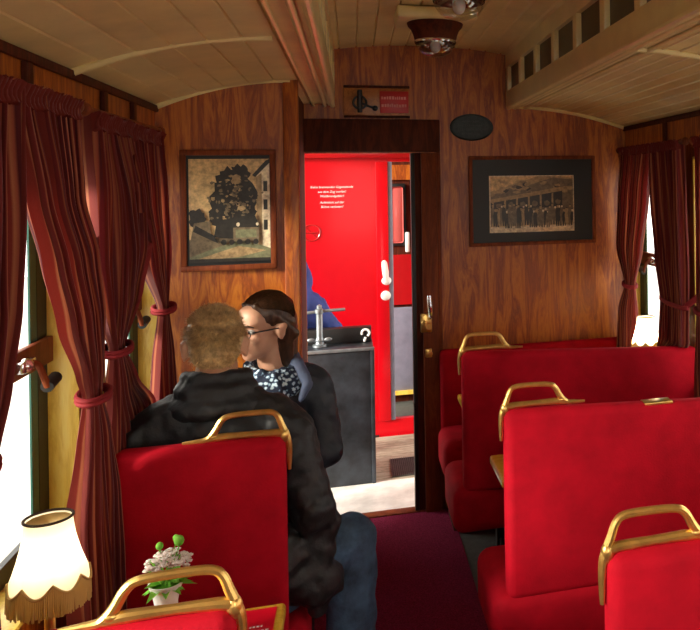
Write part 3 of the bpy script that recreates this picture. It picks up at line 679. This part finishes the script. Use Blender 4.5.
B().box(.02, .6, 6.55, 6.6, .09, .76, .02).build('blue_grey_panel', M['bluegrey'], iw)
B().box(.02, .6, 6.53, 6.56, .07, .10).build('yellow_strip', M['wood_yellow'], iw)
B().box(.395, .43, 6.55, 6.58, 1.20, 1.36, .01).build('white_fitting', M['white'], iw)
b = B().box(-.1, 1.2, YR+.05, 6.62, -.06, 0); b.box(.62, .66, YR+.05, 6.62, 0, 2.2); b.box(-.1, 1.2, YR+.05, 6.62, 2.2, 2.26); struct(b.build('floor_next_car', M['lino']))
b = B().box(-1.0, 1.5, YE+.06, 5.72, 2.32, 2.38); struct(b.build('ceiling_platform_shade', M['cream']))  # unseen roof, added to shade the platform and the red end wall

# brake cabinet with its hand crank
t = thing('brake_cabinet', 'scuffed black steel brake cabinet standing on the platform behind the woman', 'cabinet', (-.1, 4.98, 0))
B().box(-.32, .094, 4.842, 5.12, -.003, .78, .004).build('cabinet_body', M['box_metal'], t)
B().box(.084, .106, 4.834, 4.862, -.003, .79, .004).build('corner_rail', M['box_metal'], t, label='steel corner rail')
B().box(-.325, .100, 4.838, 5.13, .778, .790, .003).build('top_plate', M['box_metal'], t)
B().box(-.33, .104, 4.830, 4.840, .774, .793, .002).build('top_rim', M['steel'], t, label='bare steel front edge')
B().box(-.32, .094, 5.02, 5.10, .79, .88, .006).build('raised_back', M['black_iron'], t)
b = B(); b.tube([(.060+.022*math.cos(i*PI/9-1), 5.012, .845+.022*math.sin(i*PI/9-1)) for i in range(14)], .007); b.tube([(.06, 5.012, .82), (.052, 5.012, .795)], .007); b.build('white_mark', M['white'], t, label='small white hook mark')
t = thing('brake_crank', 'bare metal T-shaped brake crank standing on the black cabinet', 'crank', (-.20, 4.95, .79))
B().lathe([(.001, .793), (.040, .793), (.040, .806), (.026, .810), (.022, .822), (.028, .83), (.020, .842), (.018, .85), (.018, .985), (.024, .990), (.024, 1.012), (.014, 1.018), (.014, 1.034), (.001, 1.042)], (-.20, 4.95, 0), 20).build('spindle', M['steel'], t)
B().tube([(-.36, 4.95, .985), (-.20, 4.95, 1.0), (-.055, 4.95, 1.004)], .009).build('cross_bar', M['steel'], t)
for dx in (-.048, .048): B().ell((-.20+dx, 4.94, .835), (.022, .008, .012)).tube([(-.20, 4.95, .825), (-.20+dx, 4.94, .832)], .007).build('wing_nut', M['steel'], t)

# outside
b = B(); n = 40; g = []
for j in range(26):
    row = []
    for i in range(n+1):
        y = -5+12*i/n; z = -1+2.1*j/25; x = -2.6-.9*(z+1)+.28*noise.noise(V((y*1.6, z*2.2, 3)))+.12*noise.noise(V((y*5, z*6, 9)))
        row.append(b.bm.verts.new((x, y, z)))
    g.append(row)
for j in range(25):
    for i in range(n): b.bm.faces.new((g[j][i], g[j][i+1], g[j+1][i+1], g[j+1][i]))
struct(b.build('hill', M['hill'], sharp=3, label='pale stony bank outside the left windows'))
struct(B().box(-30, 30, -30, 30, -1.1, -1.0).build('ground', M['ground']))

# ------------------------------------------------------------------ people
def hand(b, w, d, up, s, curl=.6, sz=1.0):
    """palm, four curled fingers, thumb; w wrist, d along the hand, up = back of hand, s = thumb side"""
    w, d, up = V(w), V(d).normalized(), V(up); up = (up-d*up.dot(d)).normalized(); sd = d.cross(up)*s
    p1 = w+d*.085*sz
    for k in range(4):
        o_ = sd*(.030-.02*k)*sz; b.cap(w+o_*.6, p1+o_, .015*sz, .012*sz, 10)
    for k in range(4):
        p = p1+sd*(.030-.02*k)*sz; L = (.040, .046, .043, .034)[k]*sz; dd = d.copy(); a = curl
        for q in range(3):
            e = p+dd*L*(1, .65, .5)[q]; b.cap(p, e, (.0095-.001*q)*sz, (.0088-.001*q)*sz, 8); p = e; dd = (dd*math.cos(a)-up*math.sin(a)).normalized()
    p = w+d*.02*sz+sd*.03*sz; dd = (d*.7+sd*.6-up*.3).normalized(); e = p+dd*.045*sz; b.cap(p, e, .013*sz, .011*sz, 8); b.cap(e, e+(dd+d*.4-sd*.3).normalized()*.034*sz, .0105*sz, .009*sz, 8)
def head(b, m):
    """skull, jaw, nose, ears; m places the head, face towards local -Y, eyes at local z 0"""
    r = m.to_3x3(); A = lambda c, rad: b.ell(m @ V(c), rad, r, 20)
    A((0, .012, .028), (.074, .092, .086)); A((0, .03, .0), (.066, .07, .085)); A((0, -.030, -.045), (.056, .056, .062)); A((0, -.058, -.088), (.028, .026, .024)); A((0, -.045, .04), (.060, .045, .05))
    A((0, -.078, .026), (.045, .014, .010)); A((.04, -.062, -.022), (.022, .02, .02)); A((-.04, -.062, -.022), (.022, .02, .02))
    b.cap(m @ V((0, -.082, .012)), m @ V((0, -.100, -.026)), .008, .012, 10); A((.011, -.093, -.030), (.009, .010, .008)); A((-.011, -.093, -.030), (.009, .010, .008))
    A((0, -.083, -.056), (.020, .010, .007)); A((0, -.081, -.066), (.018, .010, .008))
    for s in (-1, 1): A((s*.082, .012, -.008), (.011, .018, .032)); A((s*.087, .020, .010), (.009, .016, .017))
def face_parts(o, m):
    r = m.to_3x3()
    for s in (-1, 1):
        e = B().ell(m @ V((s*.031, -.074, .002)), (.0135, .011, .009), r, 14).build('eye', M['eye'], o)
        B().ell(m @ V((s*.031, -.0835, .002)), (.005, .003, .005), r, 10).build('iris', M['iris'], e)
        B().tube([m @ V((s*.014, -.090, .021)), m @ V((s*.032, -.088, .026)), m @ V((s*.050, -.076, .020))], [.003, .0035, .002], seg=6).build('eyebrow', M['brown'], o)
    B().ell(m @ V((0, -.0895, -.0600)), (.021, .005, .0075), r, 14).build('mouth', M['lip'], o)
def tufts(b, m, n, keep, c, rad, ln, wd, flow, seed):
    """short hair blades rooted on an ellipsoid of the head"""
    rr = random.Random(seed); k = 0; r3 = m.to_3x3()
    while k < n:
        d = V((rr.gauss(0, 1), rr.gauss(0, 1), rr.gauss(0, 1))).normalized()
        if not keep(d): continue
        k += 1
        p = V(c)+V((d.x*rad[0], d.y*rad[1], d.z*rad[2])); nn = V((d.x/rad[0], d.y/rad[1], d.z/rad[2])).normalized()
        g = (flow(d)+nn*.55+V((rr.gauss(0, .22), rr.gauss(0, .22), rr.gauss(0, .22)))).normalized(); sd = g.cross(nn); sd = sd.normalized() if sd.length > .01 else V((1, 0, 0)); L = ln*rr.uniform(.6, 1.2)
        b.poly([m @ (p-sd*wd-nn*.003), m @ (p+sd*wd-nn*.003), m @ (p+g*L)])

# man seen from behind
MC = V((-.402, 2.625, 1.25)); mm = Matrix.Translation(MC) @ Euler((math.radians(6), 0, math.radians(186))).to_matrix().to_4x4()
b = B(); head(b, mm)
b.cap((-.402, 2.645, 1.20), (-.405, 2.63, 1.06), .058, .068)
b.ell((-.405, 2.63, .98), (.17, .10, .09)); b.ell((-.405, 2.625, .84), (.155, .10, .17)); b.ell((-.40, 2.62, .62), (.155, .11, .14)); b.ell((-.40, 2.62, .52), (.165, .13, .09))
SHR, ELR, WRR = V((-.215, 2.615, .99)), V((-.125, 2.56, .745)), V((-.115, 2.77, .60))
SHL, ELL_, WRL = V((-.595, 2.62, .985)), V((-.635, 2.62, .74)), V((-.50, 2.83, .64))
for s, e, w in ((SHR, ELR, WRR), (SHL, ELL_, WRL)): b.cap(s, e, .055, .042); b.cap(e, w, .042, .028)
hand(b, WRR, (-.25, .9, -.25), (0, .2, 1), 1); hand(b, WRL, (.5, .8, -.2), (0, .2, 1), -1)
HPR, KNR, ANR = V((-.285, 2.63, .50)), V((-.022, 2.80, .545)), V((-.030, 2.77, .09))
HPL, KNL, ANL = V((-.50, 2.63, .50)), V((-.57, 3.0, .54)), V((-.57, 2.96, .09))
for h_, k_, a_ in ((HPR, KNR, ANR), (HPL, KNL, ANL)): b.cap(h_, k_, .08, .055); b.cap(k_, a_, .052, .038); b.cap(a_, a_+V((.01, .13, -.05)), .036, .03)
man = melt(b, 'person', M['skin'], None, .0085, 3)
tag(man, 'man with short blond hair and black jacket seen from behind on the left seat', 'person', None)
face_parts(man, mm)
b = B(); r_ = mm.to_3x3()
b.ell(mm @ V((0, .018, .036)), (.080, .094, .086), r_, 28); b.ell(mm @ V((0, .046, -.006)), (.070, .066, .062), r_, 24)
hair = melt(b, 'hair', M['blond'], man, .007, 2, .006, .02)
b = B()
tufts(b, mm, 5200, lambda d: d.y > -.62 and (d.z > -.15 or d.y > .35) and d.z > -.80 and not (abs(d.x) > .8 and d.z < .05), (0, .022, .024), (.081, .093, .094), .018, .0013, lambda d: V((0, -.15 if d.z > .5 else .05, -.55 if d.z < .5 else .25)), 11)
b.build('hair_strands', M['blond'], hair, kind='stuff', recalc=False, label='short cropped blond hair')
# jacket
b = B()
b.ell((-.405, 2.63, 1.005), (.205, .118, .085)); b.ell((-.405, 2.62, .86), (.205, .135, .20)); b.ell((-.40, 2.62, .66), (.215, .145, .20)); b.ell((-.385, 2.60, .54), (.235, .150, .12))
b.cap((-.33, 2.63, 1.055), SHR, .075, .082); b.cap((-.48, 2.63, 1.055), SHL, .075, .082)
for s, e, w in ((SHR, ELR, WRR), (SHL, ELL_, WRL)): b.cap(s, e, .082, .066); b.cap(e, w+(e-w)*.12, .066, .048)
b.cap((-.30, 2.60, .60), (-.135, 2.585, .53), .13, .080); b.cap((-.16, 2.59, .60), (-.10, 2.62, .50), .075, .058); b.cap((-.10, 2.62, .52), (-.115, 2.61, .44), .055, .035); b.cap((-.115, 2.575, .74), (-.125, 2.60, .56), .058, .058); b.cap((-.25, 2.58, .62), (-.13, 2.60, .60), .11, .07)
jk = melt(b, 'jacket', M['jacket_black'], man, .009, 4, .040, .07)
def ring(b, c, rx, ry, r, tilt, n=28, z1=0, a0=0, a1=2*PI, closed=True):
    pts = [(c[0]+rx*math.cos(a0+(a1-a0)*i/(n if closed else n-1)), c[1]+ry*math.sin(a0+(a1-a0)*i/(n if closed else n-1)), c[2]+tilt*math.sin(a0+(a1-a0)*i/(n if closed else n-1))) for i in range(n)]
    b.tube(pts, r, seg=10, closed=closed); return b
b = B(); ring(b, (-.403, 2.64, 1.118), .092, .085, .028, -.012); ring(b, (-.403, 2.645, 1.157), .083, .077, .021, -.014); ring(b, (-.403, 2.64, 1.07), .112, .095, .034, -.01)
melt(b, 'jacket_collar', M['jacket_black'], jk, .008, 4, .012, .04)
b = B()
for h_, k_, a_ in ((HPR, KNR, ANR), (HPL, KNL, ANL)): b.cap(h_, k_, .108, .088); b.cap(k_, a_+V((0, 0, .02)), .086, .078)
b.ell((-.395, 2.635, .50), (.18, .12, .09))
melt(b, 'jeans', M['jeans'], man, .009, 4, .018, .07)
for a_ in (ANR, ANL):
    b = B(); b.cap(a_+V((0, -.03, -.048)), a_+V((.01, .15, -.052)), .036, .034); b.cap(a_+V((0, 0, -.01)), a_+V((0, 0, -.05)), .045, .04)
    for v in b.bm.verts: v.co.z = max(v.co.z, .010)
    melt(b, 'shoe', M['shoe'], man, .008, 2)

# woman facing him
WC = V((-.318, 3.10, 1.225)); wm = Matrix.Translation(WC) @ Euler((math.radians(4), math.radians(3), math.radians(-46))).to_matrix().to_4x4()
b = B(); head(b, wm)
b.cap((-.30, 3.12, 1.16), (-.285, 3.15, 1.03), .048, .055)
b.ell((-.285, 3.15, .96), (.145, .085, .08)); b.ell((-.285, 3.155, .82), (.13, .09, .16)); b.ell((-.285, 3.16, .60), (.15, .11, .15))
WSL, WEL, WWL = V((-.145, 3.15, .985)), V((-.105, 3.10, .76)), V((-.24, 2.98, .72))
WSR, WER, WWR = V((-.425, 3.15, .98)), V((-.48, 3.10, .75)), V((-.37, 2.95, .70))
for s, e, w in ((WSL, WEL, WWL), (WSR, WER, WWR)): b.cap(s, e, .048, .037); b.cap(e, w, .037, .025)
hand(b, WWL, (-.8, -.3, -.1), (.1, -.3, 1), -1, .5, .9); hand(b, WWR, (.8, -.4, -.05), (-.1, -.3, 1), 1, .5, .9)
WL = ((V((-.20, 3.15, .52)), V((-.21, 2.93, .53)), V((-.20, 2.95, .09))), (V((-.36, 3.15, .52)), V((-.40, 2.90, .53)), V((-.40, 2.93, .09))))
for h_, k_, a_ in WL: b.cap(h_, k_, .07, .05); b.cap(k_, a_, .048, .034); b.cap(a_, a_+V((0, -.12, -.05)), .032, .028)
wo = melt(b, 'person', M['skin'], None, .0075, 3)
tag(wo, 'woman with glasses, brown hair and patterned scarf facing the man', 'person', None)
face_parts(wo, wm)
r_ = wm.to_3x3(); b = B()
b.ell(wm @ V((0, .024, .046)), (.084, .094, .080), r_, 28); b.ell(wm @ V((0, .055, .0)), (.080, .070, .078), r_, 24)
for s in (-1, 1): b.cap(wm @ V((s*.030, -.050, .088)), wm @ V((s*.074, .005, .045)), .012, .016); b.cap(wm @ V((s*.074, .005, .045)), wm @ V((s*.072, .07, -.03)), .016, .024)
b.cap(wm @ V((0, .075, .02)), wm @ V((0, .085, -.06)), .060, .055); b.cap(wm @ V((0, .085, -.06)), wm @ V((.02, .085, -.16)), .055, .035); b.cap(wm @ V((.06, .045, -.02)), wm @ V((.045, .06, -.13)), .030, .028); b.cap(wm @ V((-.06, .045, -.02)), wm @ V((-.045, .06, -.13)), .030, .028)
hr = melt(b, 'hair', M['brown'], wo, .007, 2, .006, .03)
b = B(); rr = random.Random(5)
for i in range(320):
    a = rr.uniform(-1.3, 1.3); d0 = V((math.sin(a)*.85, -.72, .52)); d1 = V((math.sin(a)*.75, .80, -.42)); pts = []
    for k_ in range(10):
        f_ = k_/9; d = (d0*(1-f_)+d1*f_+V((math.sin(a)*.45, 0, .75*math.cos(a)))*math.sin(PI*f_)).normalized(); j_ = 1+rr.uniform(-.006, .012)
        pts.append(wm @ V((d.x*.085*j_, .024+d.y*.096*j_, .046+d.z*.082*j_)))
    b.tube(pts, .0018, seg=4)
b.build('hair_strands', M['brown'], hr, kind='stuff', label='strands combed back')
gl = B()
for s in (-1, 1):
    gl.tube([wm @ V((s*.033+.025*math.cos(q*PI/12), -.098+.10*(abs(s*.033+.025*math.cos(q*PI/12))-.01)**1*.25, .0+.016*math.sin(q*PI/12))) for q in range(24)], .0020, seg=6, closed=True)
    gl.tube([wm @ V((s*.058, -.088, .006)), wm @ V((s*.078, -.05, .008)), wm @ V((s*.086, .012, .006))], .0026, seg=6)
gl.tube([wm @ V((-.010, -.099, .004)), wm @ V((0, -.103, .007)), wm @ V((.010, -.099, .004))], .0020, seg=6)
gf = gl.build('glasses', M['rubber'], wo, label='dark framed glasses')
gl = B()
for s in (-1, 1): gl.poly([wm @ V((s*.033+.0235*math.cos(q*PI/12), -.0965+.10*(abs(s*.033+.025*math.cos(q*PI/12))-.01)*.25, .015*math.sin(q*PI/12))) for q in range(24)])
gl.build('lens', M['lens'], gf)
b = B()
b.ell((-.285, 3.15, .975), (.175, .105, .085)); b.ell((-.285, 3.15, .83), (.165, .120, .19)); b.ell((-.285, 3.16, .62), (.18, .13, .17))
b.cap((-.24, 3.15, 1.035), WSL, .062, .070); b.cap((-.33, 3.15, 1.035), WSR, .062, .070)
for s, e, w in ((WSL, WEL, WWL), (WSR, WER, WWR)): b.cap(s, e, .070, .060); b.cap(e, w+(e-w)*.1, .060, .043)
wj = melt(b, 'jacket', M['jacket_navy'], wo, .009, 5, .026, .08)
b = B(); b.cap((-.205, 3.10, 1.08), (-.165, 3.05, 1.02), .026, .020); b.cap((-.165, 3.05, 1.02), (-.19, 3.035, .97), .020, .012); b.cap((-.23, 3.20, 1.10), (-.205, 3.10, 1.08), .024, .026); b.cap((-.37, 3.09, 1.06), (-.38, 3.05, 1.0), .022, .015)
melt(b, 'jacket_collar', M['collar_blue'], wj, .007, 3, .008, .03, label='grey-blue turned collar')
b = B()
for k_, (rx, ry, z_, r) in enumerate(((.085, .08, 1.045, .030), (.092, .088, 1.02, .028), (.078, .074, 1.075, .024))): ring(b, (-.288, 3.125, z_), rx, ry, r, .022)
for x_, x2, r in ((-.30, -.285, .026), (-.265, -.25, .028), (-.33, -.325, .024)): b.cap((x_, 3.045, 1.03), (x2, 3.02, .86+abs(x2+.28)), r, r*1.1)
melt(b, 'scarf', M['scarf'], wo, .007, 2, .022, .03, label='blue and white patterned scarf')
b = B()
for h_, k_, a_ in WL: b.cap(h_, k_, .088, .066); b.cap(k_, a_, .062, .05)
melt(b, 'trousers', M['trousers'], wo, .009, 4, .01, .06)
for _, _, a_ in WL:
    b = B(); b.cap(a_+V((0, .03, -.05)), a_+V((0, -.13, -.054)), .034, .030); b.cap(a_, a_+V((0, 0, -.05)), .04, .036)
    for v in b.bm.verts: v.co.z = max(v.co.z, .008)
    melt(b, 'shoe', M['shoe'], wo, .008, 2)

# blue-jacketed figure half hidden by the doorway
bm_ = Matrix.Translation(V((-.62, 5.22, 1.56))) @ Euler((0, 0, math.radians(150))).to_matrix().to_4x4()
b = B(); head(b, bm_); b.cap((-.60, 5.22, 1.50), (-.56, 5.22, 1.38), .055, .062)
b.ell((-.54, 5.22, 1.32), (.18, .11, .09)); b.ell((-.48, 5.22, 1.12), (.16, .11, .20)); b.ell((-.42, 5.22, .92), (.17, .12, .14))
S1, E1, W1 = V((-.38, 5.20, 1.27)), V((-.335, 5.10, 1.05)), V((-.50, 5.00, .98)); S2, E2, W2 = V((-.72, 5.24, 1.30)), V((-.80, 5.2, 1.05)), V((-.72, 5.02, .95))
for s, e, w in ((S1, E1, W1), (S2, E2, W2)): b.cap(s, e, .052, .04); b.cap(e, w, .04, .028)
hand(b, W1, (-.6, -.6, -.2), (0, 0, 1), -1, .6, .9); hand(b, W2, (.3, -.8, -.2), (0, 0, 1), 1, .6, .9)
BL = ((V((-.33, 5.24, .88)), V((-.36, 5.22, .48)), V((-.40, 5.26, .08))), (V((-.52, 5.24, .88)), V((-.55, 5.22, .48)), V((-.58, 5.26, .08))))
for h_, k_, a_ in BL: b.cap(h_, k_, .085, .056); b.cap(k_, a_, .053, .038); b.cap(a_, a_+V((0, -.14, -.045)), .036, .03)
bp_ = melt(b, 'person', M['skin'], None, .009, 3)
tag(bp_, 'person in a blue work jacket partly hidden behind the doorway edge before the red car', 'person')
b = B(); b.ell(bm_ @ V((0, .02, .04)), (.081, .095, .084), bm_.to_3x3(), 24); b.ell(bm_ @ V((0, .05, 0)), (.07, .065, .07), bm_.to_3x3(), 20); melt(b, 'hair', M['brown'], bp_, .008, 2, .006, .03)
b = B(); b.ell((-.54, 5.22, 1.33), (.21, .13, .09)); b.ell((-.44, 5.22, 1.14), (.19, .135, .24)); b.ell((-.36, 5.22, .95), (.215, .15, .16)); b.cap((-.36, 5.20, 1.0), (-.115, 5.18, .85), .14, .05); b.cap((-.42, 5.22, .95), (-.55, 5.2, .80), .15, .09)
for s, e, w in ((S1, E1, W1), (S2, E2, W2)): b.cap(s, e, .082, .068); b.cap(e, w+(e-w)*.12, .066, .048)
melt(b, 'jacket', M['jacket_blue'], bp_, .009, 4, .03, .09)
b = B()
for h_, k_, a_ in BL: b.cap(h_, k_, .105, .078); b.cap(k_, a_, .075, .066)
melt(b, 'trousers', M['trousers'], bp_, .01, 4, .012, .07)
for _, _, a_ in BL:
    b = B(); b.cap(a_+V((0, .03, -.05)), a_+V((0, -.15, -.05)), .038, .034); b.cap(a_, a_+V((0, 0, -.05)), .045, .04)
    for v in b.bm.verts: v.co.z = max(v.co.z, .0)
    melt(b, 'shoe', M['shoe'], bp_, .009, 2)

# ------------------------------------------------------------------ light, sky, camera
w = bpy.data.worlds.new('sky'); bpy.context.scene.world = w; w.use_nodes = True
bg = w.node_tree.nodes['Background']; bg.inputs['Color'].default_value = (1.0, .95, .86, 1); bg.inputs['Strength'].default_value = 4.0
sd = bpy.data.lights.new('sun', 'SUN'); sd.energy = 9.0; sd.angle = math.radians(14); sd.color = (1, .93, .78)
so = bpy.data.objects.new('sun', sd); C.objects.link(so); so.rotation_euler = V((.86, .34, -.30)).to_track_quat('-Z', 'Y').to_euler()

cam = bpy.data.cameras.new('camera'); co = bpy.data.objects.new('camera', cam); C.objects.link(co); bpy.context.scene.camera = co
f, k_, th = 800, .297, .015
phi = math.atan(k_); cam.sensor_width = 36; cam.sensor_fit = 'HORIZONTAL'; cam.lens = f/700*36
px, py = 353+f*k_*math.cos(th), 188-f*k_*math.sin(th)
cam.shift_x = -(px-350)/700; cam.shift_y = (py-315)/700
fw = V((math.sin(phi), math.cos(phi), 0)); rt = V((math.cos(phi), -math.sin(phi), 0)); up = V((0, 0, 1))
# the picture leans slightly: the camera is rolled about its axis
r2 = rt*math.cos(th)-up*math.sin(th); u2 = up*math.cos(th)+rt*math.sin(th)
m3 = Matrix((r2, u2, -fw)).transposed()
co.matrix_world = Matrix.Translation(V((0, 0, 1.72))) @ m3.to_4x4()
cam.clip_start = .02
sc = bpy.context.scene
sc.view_settings.view_transform = 'Standard'; sc.view_settings.look = 'None'; sc.view_settings.gamma = 1; sc.view_settings.use_curve_mapping = False
sc.view_settings.exposure = 0.1
try:
    sc.cycles.use_denoising = True; sc.cycles.max_bounces = 10; sc.cycles.transparent_max_bounces = 12; sc.cycles.sample_clamp_indirect = 6
except Exception: pass
for o in bpy.data.objects:
    if '_o' in o: del o['_o']
